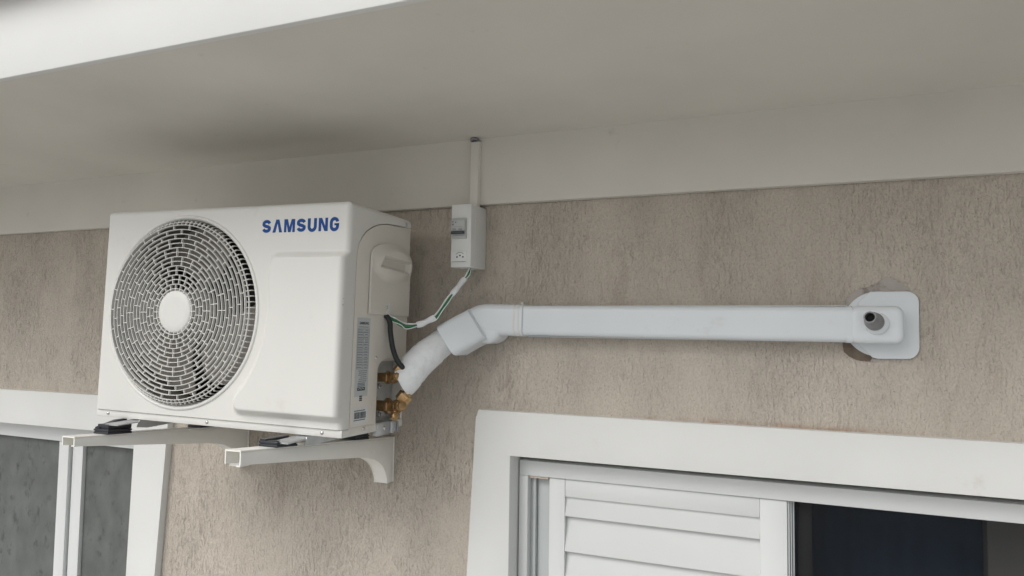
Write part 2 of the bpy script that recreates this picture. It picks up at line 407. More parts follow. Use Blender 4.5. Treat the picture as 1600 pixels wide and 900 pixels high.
# shutter
b = new(); ys = .036
box(b, .9745, 1.0125, ys, ys+.028, -1.205, -.1235, .0015)
box(b, 1.4335, 1.486, ys, ys+.028, -1.205, -.1235, .0015)
box(b, 1.0128, 1.4332, ys+.001, ys+.027, -.163, -.1237, .001)
box(b, 1.0128, 1.4332, ys+.001, ys+.027, -1.204, -1.15, .001)
z = -.126; k = 0
while z > -1.15:
    zt, zb_ = z, z-.0815
    t = [(ys+.017, zt), (ys+.0195, zt), (ys+.006, zb_), (ys+.002, zb_+.001), (ys+.0015, zb_+.004)]
    prism(b, t, 1.0128, 1.4332, 'x')
    z -= .0788
gob('shutter', b, M['alu'], win2, 25)
b = new(); box(b, 1.4865, 1.4905, ys+.006, ys+.05, -1.205, -.1235, .0005); box(b, 1.4915, 1.4945, ys+.012, ys+.05, -1.205, -.1235, .0005); box(b, 1.4955, 1.4990, ys+.02, ys+.05, -1.205, -.1235, .0005)
gob('shutter_edge_profile', b, M['alu_grey'], win2)
b = new(); box(b, .98, 2.706, .0765, .0815, -1.205, -.1235); gob('pane', b, M['glass'], win2)
b = new(); box(b, 1.505, 1.532, .086, .108, -1.20, -.124, .001)
gob('sash_stile', b, mat('dark_sash', (.050, .046, .042), .5), win2)

# left window
bm = trim([(-1.86, -.004), (-.157, .0035), (-.243, -1.35), (-1.86, -1.35)], [(-1.74, -.110), (-.2925, -.104), (-.322, -1.35), (-1.74, -1.35)], None, house)
fr = new()
box(fr, -1.738, -.3, .030, .100, -.158, -.108, .0015)
box(fr, -1.738, -1.71, .030, .100, -1.349, -.1585, .0015); box(fr, -.352, -.327, .030, .100, -1.349, -.1585, .0015)
box(fr, -1.738, -.327, .030, .100, -1.3495, -1.31, .0015)
win1 = hobj('window', fr, M['alu'], smooth=30); win1['label'] = 'window with mottled grey frosted panes'
gob('window_trim', bm, M['paint'], win1)
b = new(); box(b, -.693, -.648, .036, .060, -1.31, -.159, .0015); box(b, -.642, -.596, .046, .068, -1.31, -.159, .0015)
box(b, -1.708, -.352, .040, .066, -1.31, -1.28, .001)
gob('sash_frame', b, M['alu'], win1)
b = new(); box(b, -1.709, -.694, .050, .056, -1.30, -.160); gob('pane', b, M['frost'], win1)
b = new(); box(b, -.595, -.353, .058, .064, -1.30, -.160); gob('pane', b, M['frost'], win1)

# ================================================================== OUTDOOR UNIT
W, D, H = .6735, .2447, .475
X0, X1, Y0, Y1 = -W/2, W/2, -D/2, D/2
LOC = Vector((.33675, -.24221, 0.0)); ROT = Euler((-.014392, .012471, .027704), 'XYZ')
ac = tag(empty('air_conditioner', LOC, ROT), 'white outdoor air conditioner unit with round fan grille and blue lettering on wall brackets', 'air conditioner')
MW = Matrix.Translation(LOC) @ ROT.to_matrix().to_4x4(); MI = MW.inverted()
FC = (-.096, .243)
ZP = .0155     # bottom of front panel
SEAM = [(ZP, -.0965), (.36, -.0965), (.385, -.0925), (.405, -.082), (.421, -.065), (.435, -.040), (.4445, -.012), (.450, .020), (.4555, .1205), (.4556, .1225), (H, .1225)]
def seam_y(z):
    for (a, ya), (b, yb) in zip(SEAM, SEAM[1:]):
        if a <= z <= b: return ya+(yb-ya)*(z-a)/max(1e-9, b-a)
    return SEAM[-1][1]
def smax(a, b, k):
    h = max(k-abs(a-b), 0)/k; return max(a, b)+h*h*k*.25
def bulge(x, z):
    r = math.hypot(x-FC[0], z-FC[1])
    d = .238-r
    d = smax(d, (.143-x) if z > .243 else max(.143-x-(.243-z)*.75, .066-x), .012)
    d = smax(d, z-.371, .022); d = smax(d, .030-z, .022)
    t = -d/.017
    # outward convex shoulder
    return .019*smooth01(t+.15)
def front_y(x, z):
    y = Y0-bulge(x, z)
    def edge(d, r):   # d: distance from the border
        if d >= r: return 0
        return r-math.sqrt(max(0, r*r-(r-d)**2))
    y += edge(X1-x, .013)+edge(x-X0, .009)+edge(H-z, .010)
    return y
bm = new()
xs = []; x = X0
def seq(a, b, n): return [a+(b-a)*i/n for i in range(n+1)]
xs = sorted(set([round(v, 6) for v in seq(X0, X0+.009, 8)+seq(X0+.009, .07, 110)+seq(.07, X1-.013, 100)+seq(X1-.013, X1, 12)]))
zs = sorted(set([round(v, 6) for v in seq(ZP, .07, 30)+seq(.07, .34, 70)+seq(.34, .40, 30)+seq(.40, .465, 26)+seq(.465, H, 9)+[.4505, .453, .4555, .4556]]))
RH = .2065
grid = {}
def cornerfix(x, z):
    r = .014
    for sx, cx in ((-1, X0+r), (1, X1-r)):
        if (x-cx)*sx > 0 and z > H-r:
            v = Vector((x-cx, z-(H-r)))
            if v.length > r: v = v.normalized()*r; return cx+v.x, H-r+v.y
    return x, z
for i, x in enumerate(xs):
    for j, z in enumerate(zs):
        px, pz = cornerfix(x, z); y = front_y(x, z)
        rr = math.hypot(px-FC[0], pz-FC[1])
        grid[i, j] = (px, y, pz, rr)
vv = {}
def gv(i, j):
    if (i, j) not in vv:
        px, y, pz, rr = grid[i, j]
        if rr < RH+.001:
            k = RH/rr; px = FC[0]+(px-FC[0])*k; pz = FC[1]+(pz-FC[1])*k
        vv[i, j] = bm.verts.new((px, y, pz))
    return vv[i, j]
for i in range(len(xs)-1):
    for j in range(len(zs)-1):
        c = [(i, j), (i+1, j), (i+1, j+1), (i, j+1)]
        if all(grid[q][3] < RH+.001 for q in c): continue
        try: bm.faces.new([gv(*q) for q in c])
        except ValueError: pass
# skirts: top, left, right (right follows the seam of the side cover), bottom fold
def skirt(keys, yfun, flip=False):
    prev = None
    for q in keys:
        a = gv(*q); e = bm.verts.new((a.co.x, yfun(a.co), a.co.z))
        if prev:
            try: bm.faces.new((prev[0], a, e, prev[1]))
            except ValueError: pass
        prev = (a, e)
nxs, nzs = len(xs)-1, len(zs)-1
skirt([(i, nzs) for i in range(nxs+1)], lambda c: Y1)
skirt([(0, j) for j in range(nzs+1)], lambda c: Y1)
skirt([(nxs, j) for j in range(nzs+1)], lambda c: seam_y(c.z))
skirt([(i, 0) for i in range(nxs+1)], lambda c: c.y+.012)
front = obj('front_panel', bm, M['ac'], ac, 50)
# casing shell, hollow round the fan
bm = new()
box(bm, X0+.002, X1-.032, Y0+.012, Y1-.001, H-.008, H-.003)
box(bm, X0+.002, X0+.006, Y0+.012, Y1-.001, .004, H-.008)
box(bm, X0+.006, .150, Y1-.008, Y1-.002, .004, H-.008)
box(bm, .150, X1-.031, Y0+.016, Y1-.002, .004, H-.0085)
blk = [(Y0+.016, .004), (Y0+.016, H-.012), (Y0+.022, H-.004), (Y1-.012, H-.004), (Y1-.003, H-.012), (Y1-.003, .148), (.003, .148), (.003, .004)]
prism(bm, blk, X1-.031, X1-.013, 'x')
box(bm, X1-.031, X1-.003, .112, Y1-.0031, .0045, .1475)
prism(bm, [(.0036, .1485), (.0036, H-.06), (Y1-.0033, H-.06), (Y1-.0033, .1485)], X1-.0131, X1-.0048, 'x')
obj('casing', bm, M['ac_side'], ac, 30)
# base pan with turned-in strip
bm = new()
box(bm, X0+.001, X1-.001, Y0+.004, Y1-.002, -.001, ZP-.0008, .0018)
base = obj('base_pan', bm, M['ac'], ac, 30)
def screw_at(p, n, parent, r=.0042, m='screw'):
    b = new(); p = Vector(p); n = Vector(n)
    lathe(b, [(r, 0), (r*.95, .0012), (r*.6, .0024), (.0003, .0028)], p, n, 14)
    o = obj('screw', b, M[m], parent, 60); return o
for x in (-.299, -.007, .289): screw_at((x, Y0+.0042, .0072), (0, -1, 0), base)
# right side cover plate, inside the seam
g_ = .0019
outl = [(-.0965+g_, .004)] + [(y+g_ if z < .44 else y, z-(g_ if z > .39 else 0)) for z, y in SEAM[1:8]]
sm = spline([(a, b, 0) for a, b in outl[1:]], 5); outl = [outl[0]]+[(v.x, v.y) for v in sm]
outl += [(Y1-.002, .4540), (Y1-.0004, .4525), (Y1-.0004, .150)]
outl += [(.060, .151), (.042, .1545), (.030, .1530), (.018, .1490), (.009, .1420), (.004, .131), (.003, .118), (.003, .004)]
bm = new(); prism(bm, outl, X1-.0045, X1, 'x', bev=.0010, seg=2, only_hi='hi')
side = obj('side_cover', bm, M['ac_side'], ac, 30)
screw_at((X1, -.042, .010), (1, 0, 0), side); screw_at((X1, -.006, .157), (1, 0, 0), side, .0036)
screw_at((X1, .100, .461), (1, 0, 0), front, .0040, 'galv')
# handle / terminal cover
def cv_h(y, z):
    e = math.hypot((y-.042)/.096, (z-.364)/.046)
    h = .0050+.0135*smooth01((1.0-e)/.50)
    # scoop for the fingers: sharp upper lip, sloping floor
    sy = smooth01((y+.020+.45*(.36-z))/.008)*smooth01((.110-y)/.012)
    s = smooth01((.374-z-.04*(y-.05))/.0035)*smooth01((z+.04*(y-.05)-.345)/.010)
    return h-.0155*sy*s
zt = [(.249, -.046, .1215), (.372, -.046, .1215), (.382, -.0435, .1195), (.390, -.036, .114), (.397, -.022, .102), (.403, -.001, .086), (.4065, .020, .066), (.4075, .036, .046)]
bm = new(); rows = []
zr = seq(.249, .30, 10)+seq(.302, .395, 70)+seq(.396, .4075, 16)
for z in zr:
    for (a, l0, r0), (b_, l1, r1) in zip(zt, zt[1:]):
        if a <= z <= b_+1e-9: t = (z-a)/(b_-a); yl = l0+(l1-l0)*t; yr = r0+(r1-r0)*t; break
    row = []; n = 80
    row.append(bm.verts.new((X1+.0014, yl, z)))
    for i in range(n+1):
        y = yl+(yr-yl)*i/n; de = min(y-yl, yr-y, z-.249, .4085-z)
        rr = .0015; dd = 0 if de > rr else rr-math.sqrt(max(0, rr*rr-(rr-de)**2))
        row.append(bm.verts.new((X1+max(.0004, cv_h(y, z)-dd), y, z)))
    row.append(bm.verts.new((X1+.0014, yr, z))); rows.append(row)
for a, b_ in zip(rows, rows[1:]):
    for i in range(len(a)-1): bm.faces.new((a[i], a[i+1], b_[i+1], b_[i]))
bm.faces.new(rows[0]); bm.faces.new(rows[-1])
hc = obj('handle_cover', bm, M['ac_side'], ac, 60)
screw_at((X1+.0051, .020, .266), (1, 0, 0), hc, .0038, 'galv')
b = new(); prism(b, [(.014, .2495), (.042, .2495), (.038, .262), (.030, .275), (.024, .262)], X1+.0050, X1+.0060, 'x', bev=.0004, only_hi='hi'); obj('cable_flap', b, M['ac'], hc)

# bezel ring round the fan opening
bm = new(); c = (FC[0], 0, FC[1])
def yprof(l): return [(r, -h) for r, h in l]    # lathe axis is -Y: h is distance forward
bez = [(.2165, -.0010), (.2150, .0022), (.2125, .0036), (.2095, .0030), (.2070, .0006), (.2060, -.004), (.2050, -.010), (.2048, -.016), (.2065, -.016), (.2075, -.006), (.2110, -.0015)]
lathe(bm, bez, (FC[0], Y0, FC[1]), (0, -1, 0), 128, close=True)
obj('bezel_ring', bm, M['grille'], ac, 60)
bm = new(); lathe(bm, [(.2040, .0), (.2030, .05), (.2030, .118), (.2050, .118), (.2060, 0)], (FC[0], Y0+.135, FC[1]), (0, -1, 0), 96, close=True)
obj('shroud', bm, M['shroud'], ac, 60)
bm = new(); box(bm, X0+.007, .149, Y1-.040, Y1-.009, .01, H-.01)
obj('coil', bm, M['coil'], ac)

# fan grille: concentric rings + staggered radial ties + basket shoulder
bm = new()
NR = 15; RI, RO = .0505, .192
radii = [RI+(RO-RI)*k/(NR-1) for k in range(NR)]
def gy(r): return Y0-.0135-.0025*(1-(r/RO)**2)       # very slight dome
def ring_t(r, y, wd, th, seg=120):
    lathe(bm, [(r-wd/2, -th/2), (r+wd/2, -th/2), (r+wd/2*.8, th/2), (r-wd/2*.8, th/2)], (FC[0], y, FC[1]), (0, -1, 0), seg, close=True)
for r in radii: ring_t(r, gy(r), .0016, .0060)
def tie(a, r0, r1, y0, y1, wd=.0016, th=.0050):
    ca, sa = math.cos(a), math.sin(a)
    def P(r, s, y): return (FC[0]+r*ca-s*sa, y, FC[1]+r*sa+s*ca)
    v = [bm.verts.new(P(r, s*wd/2, y+t*th/2)) for (r, y) in ((r0, y0), (r1, y1)) for s in (-1, 1) for t in (-1, 1)]
    for f in ((0, 1, 3, 2), (4, 5, 7, 6), (0, 1, 5, 4), (2, 3, 7, 6), (0, 2, 6, 4), (1, 3, 7, 5)): bm.faces.new([v[q] for q in f])
NT = 24
offs = {0: 0, 1: 0.0, 2: .5, 3: .5, 4: 0, 5: 0, 6: .5, 7: .5, 8: .02, 9: .02, 10: .6, 11: .18, 12: .72, 13: .30, 14: .82}
tie_rows = [(.0455, radii[0])]+list(zip(radii, radii[1:]))
for k, (r0, r1) in enumerate(tie_rows):
    n = NT if k < 11 else 26
    for i in range(n):
        tie(2*math.pi*(i+offs[k])/n+.03, r0, r1, gy(r0)+.0006, gy(r1)+.0006)
# shoulder: dense ribs from the outer front ring back to the bezel
NS = 104
for i in range(NS):
    a = 2*math.pi*i/NS
    tie(a, RO, .2035, gy(RO)+.001, Y0-.006, .0019, .0042); tie(a, .2030, .2052, Y0-.007, Y0+.012, .0019, .005)
ring_t(.1985, Y0-.0105, .0016, .003)
gr = obj('fan_grille', bm, M['grille'], ac, 40)
bm = new(); hubp = [(.0002, .0052), (.030, .0048), (.0425, .0038), (.0462, .0018), (.0470, -.001), (.0462, -.004), (.0440, -.004)]
lathe(bm, hubp, (FC[0], Y0-.0150, FC[1]), (0, -1, 0), 64); obj('hub_cap', bm, M['grille'], gr, 50)
# fan
fb = new(); lathe(fb, [(.0002, .032), (.045, .030), (.055, .024), (.058, -.03)], (FC[0], -.055, FC[1]), (0, -1, 0), 48)
fan = obj('fan', fb, M['blade'], ac, 45)
def blade(a0):
    b = new(); nr, na = 12, 16; top = []; bot = []
    for i in range(nr+1):
        t = i/nr; r = .056+(.196-.056)*t
        sweep = -.28*t+.55*t*t; span = R(60)+R(24)*math.sin(t*math.pi*.62)
        ra, rb = [], []
        for j in range(na+1):
            s = j/na-.5; ang = a0+sweep+span*s
            if t > .8: ang = a0+sweep+span*s*(1-.10*(t-.8)/.2)
            y = -.060+.052*s*(1-.25*t)+.010*math.sin(s*math.pi)*t-.010*(4*s*s)*.3
            ra.append(b.verts.new((FC[0]+r*math.cos(ang), y, FC[1]+r*math.sin(ang))))
            rb.append(b.verts.new((FC[0]+r*math.cos(ang), y+.0025, FC[1]+r*math.sin(ang))))
        top.append(ra); bot.append(rb)
    for i in range(nr):
        for j in range(na):
            b.faces.new((top[i][j], top[i][j+1], top[i+1][j+1], top[i+1][j])); b.faces.new((bot[i][j], bot[i+1][j], bot[i+1][j+1], bot[i][j+1]))
    for L in (0, na):
        for i in range(nr): b.faces.new((top[i][L], top[i+1][L], bot[i+1][L], bot[i][L]))
    for L in (0, nr):
        for j in range(na): b.faces.new((top[L][j], top[L][j+1], bot[L][j+1], bot[L][j]))
    return b
for k in range(3): obj('blade', blade(R(-31+120*k)), M['blade'], fan, 50)

# lettering on the front, built from strokes (cap height 28 mm)
bm = new(); ch = .0275; cw = .0222; st = .0068
lx, lz = .1165, .4140
def S_(x0, wd, hh):
    pts = []; r = wd/2-st/2; cx = x0+wd/2; h2 = (hh-st)/2
    q = h2/2
    for k in range(9):
        a = R(8+172*k/8); pts.append((cx+r*math.cos(a), lz+st/2+h2+q+q*math.sin(a)))
    pts.append((cx-r*.96, lz+st/2+h2*1.28)); pts.append((cx-r*.45, lz+st/2+h2*1.06)); pts.append((cx+r*.45, lz+st/2+h2*.90)); pts.append((cx+r*.96, lz+st/2+h2*.68))
    for k in range(9):
        a = R(0-172*k/8); pts.append((cx+r*math.cos(a), lz+st/2+q+q*math.sin(a)))
    return pts
yl0, yl1 = Y0-.0006, Y0+.0004
pos = [lx+i*.0285 for i in range(7)]
def rib(p): ribbon(bm, p, st, yl0, yl1)
def shp(pts): prism(bm, pts, yl0, yl1, 'y')
x = lx; gap = .0050
def Sx(): 
    global x
    rib(S_(x, cw, ch)); x += cw+gap
b_ = lz; t_ = lz+ch
Sx()
shp([(x, b_), (x+.0085, t_), (x+.0160, t_), (x+.0245, b_), (x+.0172, b_), (x+.01225, t_-.0075), (x+.0073, b_)]); x += .0245+gap     # A without crossbar
w_ = .0272; shp([(x, b_), (x, t_), (x+.0086, t_), (x+w_/2, b_+.0105), (x+w_-.0086, t_), (x+w_, t_), (x+w_, b_), (x+w_-.0058, b_), (x+w_-.0058, t_-.0085), (x+w_/2+.0032, b_), (x+w_/2-.0032, b_), (x+.0058, t_-.0085), (x+.0058, b_)]); x += w_+gap
Sx()
u = [(x+st/2, t_)]+[(x+cw/2-(cw/2-st/2)*math.cos(R(180*k/10)), b_+cw/2-.001-(cw/2-st/2)*math.sin(R(180*k/10))) for k in range(11)]+[(x+cw-st/2, t_)]; rib(u); x += cw+gap
w_ = .0222; shp([(x, b_), (x, t_), (x+.0075, t_), (x+w_-.0062, b_+.0100), (x+w_-.0062, t_), (x+w_, t_), (x+w_, b_), (x+w_-.0075, b_), (x+.0062, t_-.0100), (x+.0062, b_)]); x += w_+gap
rg = cw/2-st/2; cx_ = x+cw/2; hz = lz+ch/2
gpts = [(cx_+rg*math.cos(R(12)), t_-cw/2+.001+rg*math.sin(R(12)))]+[(cx_+rg*math.cos(R(20+160*k/8)), t_-cw/2+.001+rg*math.sin(R(20+160*k/8))) for k in range(9)]
gpts += [(cx_+rg*math.cos(R(180+180*k/8)), b_+cw/2-.001+rg*math.sin(R(180+180*k/8))) for k in range(9)]+[(cx_+rg, lz+ch*.50)]
rib(gpts); shp([(cx_, lz+ch*.40), (cx_, lz+ch*.565), (cx_+rg+st/2, lz+ch*.565), (cx_+rg+st/2, lz+ch*.40)])
logo = obj('lettering', bm, M['logo'], front, 20)

b = new()
for (yy, zz, w_, h_) in ((-.1365, .262, .0012, .003), (-.1350, .2755, .0007, .0015), (-.118, .215, .0016, .0008)):
    b = new(); box(b, X1-.0005, X1+.00025, yy, yy+w_, zz, zz+h_); obj('paint_chip', b, M['ink_grey'], front)
# rating label and barcode label on the side cover
def flat_box(b, y0, y1, z0, z1, h=.0003): box(b, X1+.0001, X1+.0002+h, y0, y1, z0, z1)
b = new(); box(b, X1+.0002, X1+.0004, -.083, -.034, .078, .240); lab = obj('rating_label', b, M['label'], side)
def text_mesh(s, size, loc, name, m, parent):
    cu = bpy.data.curves.new(name, 'FONT'); cu.body = s; cu.size = size; cu.extrude = .0001; cu.align_x = 'CENTER'; cu.offset = size*.025
    to = bpy.data.objects.new('t', cu); C.objects.link(to); dg = bpy.context.evaluated_depsgraph_get(); dg.update()
    me = bpy.data.meshes.new_from_object(to.evaluated_get(dg)); bpy.data.objects.remove(to); bpy.data.curves.remove(cu)
    # reading direction +y, up +z, facing +x
    me.transform(Matrix(((0, 0, 1, loc[0]), (1, 0, 0, loc[1]), (0, 1, 0, loc[2]), (0, 0, 0, 1))))
    me.name = name; return link(name, me, m, parent)
text_mesh('SAMSUNG', .0075, (X1+.0006, -.0575, .2265), 'label_brand', M['ink'], lab)
b = new(); rr = random.Random(3)
def flatx(y0, y1, z0, z1): box(b, X1+.0004, X1+.0006, y0, y1, z0, z1)
yA, yB, yC = -.0795, -.058, -.0375
z = .2205
flatx(-.076, -.041, z, z+.0014); z -= .0035
zrows = [z]
for k in range(12): zrows.append(zrows[-1]-(.0062 if k % 3 else .0082))
for zq in zrows: flatx(yA, yC, zq, zq+.0007)
for yy in (yA, yB, yC): flatx(yy-.0003, yy+.0003, zrows[-1], zrows[0])
for za, zb2 in zip(zrows, zrows[1:]):
    n = 2 if za-zb2 > .007 else 1
    for q in range(n):
        zz = zb2+(za-zb2)*(q+.5)/n
        y = yA+.0015
        while y < yB-.003: l_ = rr.uniform(.001, .004); flatx(y, min(y+l_, yB-.002), zz-.0009, zz+.0008); y += l_+.0008
        y = yB+rr.uniform(.002, .006)
        while y < yC-.004: l_ = rr.uniform(.001, .0035); flatx(y, min(y+l_, yC-.003), zz-.0009, zz+.0008); y += l_+.0008
z = zrows[-1]-.005
for k in range(6):
    y = -.076+rr.uniform(0, .014)
    while y < -.041: l_ = rr.uniform(.001, .004); flatx(y, y+l_, z, z+.0018); y += l_+.0009
    z -= .0042
for k in range(3): flatx(-.0725, -.0455, z, z+.0019); z -= .0030
obj('label_print', b, M['ink_grey'], lab, 20)
b = new(); z -= .0055; box(b, X1+.0004, X1+.0006, -.0735, -.0445, z, z+.007); 
for k in range(3): box(b, X1+.0004, X1+.0006, -.064, -.054, z-.013-k*.0042, z-.010-k*.0042)
obj('label_mark', b, M['ink'], lab, 20)
b = new(); pts = [(-.070+.0055*k, z+.0022+(.0028 if k % 2 else 0)) for k in range(5)]
for (ya, za), (yb, zb2) in zip(pts, pts[1:]): prism(b, [(ya, za), (yb, zb2), (yb, zb2+.0012), (ya, za+.0012)], X1+.0007, X1+.0008, 'x')
obj('label_mark_line', b, M['label'], lab, 20)
b = new(); box(b, X1+.0002, X1+.0004, -.085, -.030, .0235, .056); bl = obj('barcode_label', b, M['label_white'], side)
b = new(); y = -.080
while y < -.0375:
    l_ = rr.choice((.0006, .0009, .0014)); box(b, X1+.0004, X1+.0006, y, y+l_, .033, .0465); y += l_+rr.choice((.0005, .0008, .0011))
for z0 in (.0485, .0292):
    y = -.081
    while y < -.040: l_ = rr.uniform(.001, .003); box(b, X1+.0004, X1+.0006, y, y+l_, z0, z0+.0019); y += l_+.0006
obj('barcode', b, M['ink'], bl, 20)

# valve recess, plate and valves
bm = new()
prism(bm, [(.0035, .014), (.0035, .118), (.006, .130), (.012, .140), (.022, .146), (.036, .1475), (.1105, .1475), (.1105, .014)], X1-.029, X1-.026, 'x')
prism(bm, [(.0033, .0145), (.0033, .122), (.0058, .122), (.0058, .0145)], X1-.026, X1-.001, 'x', bev=.0008, only_hi='hi')
box(bm, X1-.026, X1-.004, .0335, .111, .0142, .0162)
vp = obj('valve_plate', bm, M['galv'], ac, 40)
bm = new(); box(bm, X1-.010, X1+.0015, .010, .060, -.012, .0155, .001); box(bm, X1-.010, X1+.006, .0605, .082, -.010, .0160, .001)
box(bm, X1-.004, X1+.010, .0825, .0850, -.009, .014); 
obj('base_bracket', bm, M['galv'], ac, 40)
screw_at((X1+.0015, .037, .003), (1, 0, 0), base, .0045)
def hexnut(b, p, d, r, L): cyl(b, p, Vector(p)+Vector(d).normalized()*L, r, r, 6, bev=.0012)
def valve(y, z, k, big):
    b = new(); s = 1.12 if big else .95; x = X1-.026
    p = Vector((x, y, z)); ax = Vector((1, .05, .02)).normalized()
    cyl(b, p, p+ax*.026, .0105*s, seg=24, bev=.001); hexnut(b, p+ax*.024, ax, .0155*s, .010*s)
    cyl(b, p+ax*.033, p+ax*.054*s, .0110*s, .0100*s, 24, bev=.0015)
    q = p+ax*.046*s
    t = bmesh.new(); bmesh.ops.create_uvsphere(t, u_segments=20, v_segments=12, radius=.0135*s); bmesh.ops.translate(t, vec=q, verts=t.verts); merge(b, t)
    up = Vector((.55, .15, .75)).normalized()      # flare nut towards the insulated pipes
    cyl(b, q, q+up*.018*s, .0095*s, seg=24); hexnut(b, q+up*.013*s, up, .0150*s, .017*s); cyl(b, q+up*.030*s, q+up*.040*s, .0105*s, .0065*s, 20)
    fw = Vector((.8, -.55, .15)).normalized()
    hexnut(b, q+fw*.006, fw, .0118*s, .015*s); cyl(b, q+fw*.018, q+fw*.026*s, .0100*s, .0080*s, 20, bev=.0015)
    if big:
        dn = Vector((.05, -.45, -.85)).normalized(); cyl(b, q, q+dn*.019, .0070, seg=20); hexnut(b, q+dn*.016, dn, .0095, .007); cyl(b, q+dn*.021, q+dn*.031, .0105, .0085, 20, bev=.002)
    o = obj('valve', b, M['brass'], ac, 35)
    for (dy, dz) in ((-.014, .018), (.010, -.020)):
        c_ = new(); pp = Vector((x, y+dy, z+dz)); hexnut(c_, pp, (1, 0, 0), .0065, .006); cyl(c_, pp, pp+Vector((.010, 0, 0)), .003, seg=12); obj('bolt', c_, M['screw'], o, 30)
    return q+up*.036*s
e1 = valve(.040, .112, 0, False); e2 = valve(.044, .050, 1, True)
e1w, e2w = MW @ e1, MW @ e2

# ================================================================== WALL BRACKETS
def bracket(cx, tip, zt, zb, zw, prof_b, skew=0.0):
    """inverted U arm that deepens to a curved gusset; local x across, y to the wall"""
    b = new(); hw = .0192; t = .003
    top = [(tip, zt), (-.004, zw)]
    def poly(lo): return [(tip, zt-.0005)]+[(-.004, zw-.0005)]+[(-.004, -.162)]+lo
    low = prof_b
    prism(b, poly(low), -hw, -hw+t, 'x', bev=.0007, only_hi='lo'); prism(b, poly(low), hw-t, hw, 'x', bev=.0007, only_hi='hi')
    # top flange
    prism(b, [(tip, zt), (tip, zt+.0028), (-.004, zw+.0028), (-.004, zw)], -hw, hw, 'x', bev=.0009, only_hi='both')
    # curved web inside the gusset
    gp = [q for q in low if q[0] > -.16]
    webt = [(y+.0006, z+.0006) for y, z in gp]
    web = webt+[(y+.003, z+.0035) for y, z in gp[::-1]]
    prism(b, web, -hw+t+.0002, hw-t-.0002, 'x')
    box(b, -hw-.0015, hw+.0015, -.004, -.0002, -.1622, zw+.0025, .001)
    # stiffening ribs in the gusset
    for yy, zz in ((-.062, -.102), (-.040, -.125)): box(b, -hw+t, hw-t, yy, yy+.002, zz-.002, zz+.03)
    r = empty('wall_bracket', (cx, 0, 0))
    r.rotation_euler = (0, 0, skew)
    o = obj('arm', b, M['bracket'], r, 30)
    c_ = new(); box(c_, .0060, .0160, tip+.002, tip+.026, zb-.0050, zb-.0025, .0006); box(c_, .0140, .0160, tip+.002, tip+.026, zb-.0026, zb+.008)
    obj('end_tab', c_, M['bracket'], r)
    return r
low_r = [(-.029, -.162), (-.030, -.150), (-.037, -.134), (-.049, -.118), (-.066, -.105), (-.088, -.0945), (-.115, -.0865), (-.150, -.0805), (-.34, -.056), (-.519, -.0355)]
br = bracket(.5600, -.519, -.0120, -.035, -.0545, low_r)
tag(br, 'white steel wall bracket nearer the brass valves, with its curved gusset in full view', 'bracket', 'brackets under the outdoor unit')
low_l = [(-.029, -.162), (-.030, -.150), (-.037, -.134), (-.049, -.118), (-.066, -.105), (-.088, -.0945), (-.115, -.0870), (-.150, -.0815), (-.34, -.058), (-.503, -.0385)]
bl_ = bracket(.0985, -.503, -.0215, -.035, -.0535, low_l)
tag(bl_, 'white steel wall bracket reaching out in front of the grey-paned window', 'bracket', 'brackets under the outdoor unit')
def btop(y, tip, zt, zw): return zt+.0028+(zw-zt)*(y-tip)/(-.004-tip)

# feet of the unit with rubber pads, written in world coordinates then moved into the unit's frame
def foot(cx, tip, zt, zw):
    def base_z(x, y):       # underside of the unit in world space
        l = MI @ Vector((x, y, 0)); return (MW @ Vector((l.x, l.y, -.001))).z
    zf = base_z(cx, -.39)
    b = new()
    zu = zf-.004
    # galvanised rail under the unit, upturned edges, protruding in front
    prism(b, [(-.425, zu-.004), (-.425, zu-.001), (-.355, zu+.0015), (-.33, zu+.002), (-.135, base_z(cx, -.135)-.0005), (-.135, base_z(cx, -.135)-.004), (-.33, zu-.001), (-.36, zu-.002)], cx+.006, cx+.046, 'x', bev=.0006, only_hi='both')
    prism(b, [(-.378, zu-.012), (-.372, zu+.003), (-.20, zu+.003), (-.20, zu-.010), (-.35, zu-.016)], cx+.046, cx+.048, 'x')
    f = obj('foot', b, M['galv'], ac, 35, MI)
    for (ya, yb, ext) in ((-.432, -.372, True), (-.175, -.120, False)):
        ym = (ya+yb)/2; zt_ = btop(ym, tip, zt, zw); c_ = new()
        sl = (zw-zt)/(-.004-tip)
        def sheared(x0, x1, y0, y1, z0, z1, bev):
            t = bmesh.new(); box(t, x0, x1, y0, y1, z0, z1, bev)
            for v in t.verts: v.co.z += sl*(v.co.y-ym)
            merge(c_, t)
        top = (zu-.004 if ext else base_z(cx, ym)-.004)-zt_
        sheared(cx-.020, cx+.026, ya, yb, zt_+.0002, zt_+.0050, .0012)
        sheared(cx-.018, cx+.024, ya+.002, yb-.002, zt_+.0046, zt_+.0068, .0005)
        sheared(cx-.020, cx+.026, ya, yb, zt_+.0064, zt_+.0108, .0012)
        if ext:
            sheared(cx-.015, cx+.019, ya+.006, yb+.004, zt_+.0105, zt_+max(.012, top), .0012)
            prism(c_, [(ya+.004, zt_+.010), (ya+.004, zt_+.016), (yb-.01, zu+.002), (yb+.012, zu+.002), (yb+.012, zt_+.008)], cx-.021, cx-.006, 'x', bev=.001, only_hi='both')
        else:
            sheared(cx-.018, cx+.024, ya+.002, yb-.002, zt_+.0105, zt_+max(.012, top), .001)
        obj('rubber_pad', c_, M['rubber'], f, 35, MI)
foot(.5600, -.519, -.0120, -.0545); foot(.0985, -.503, -.0215, -.0535)

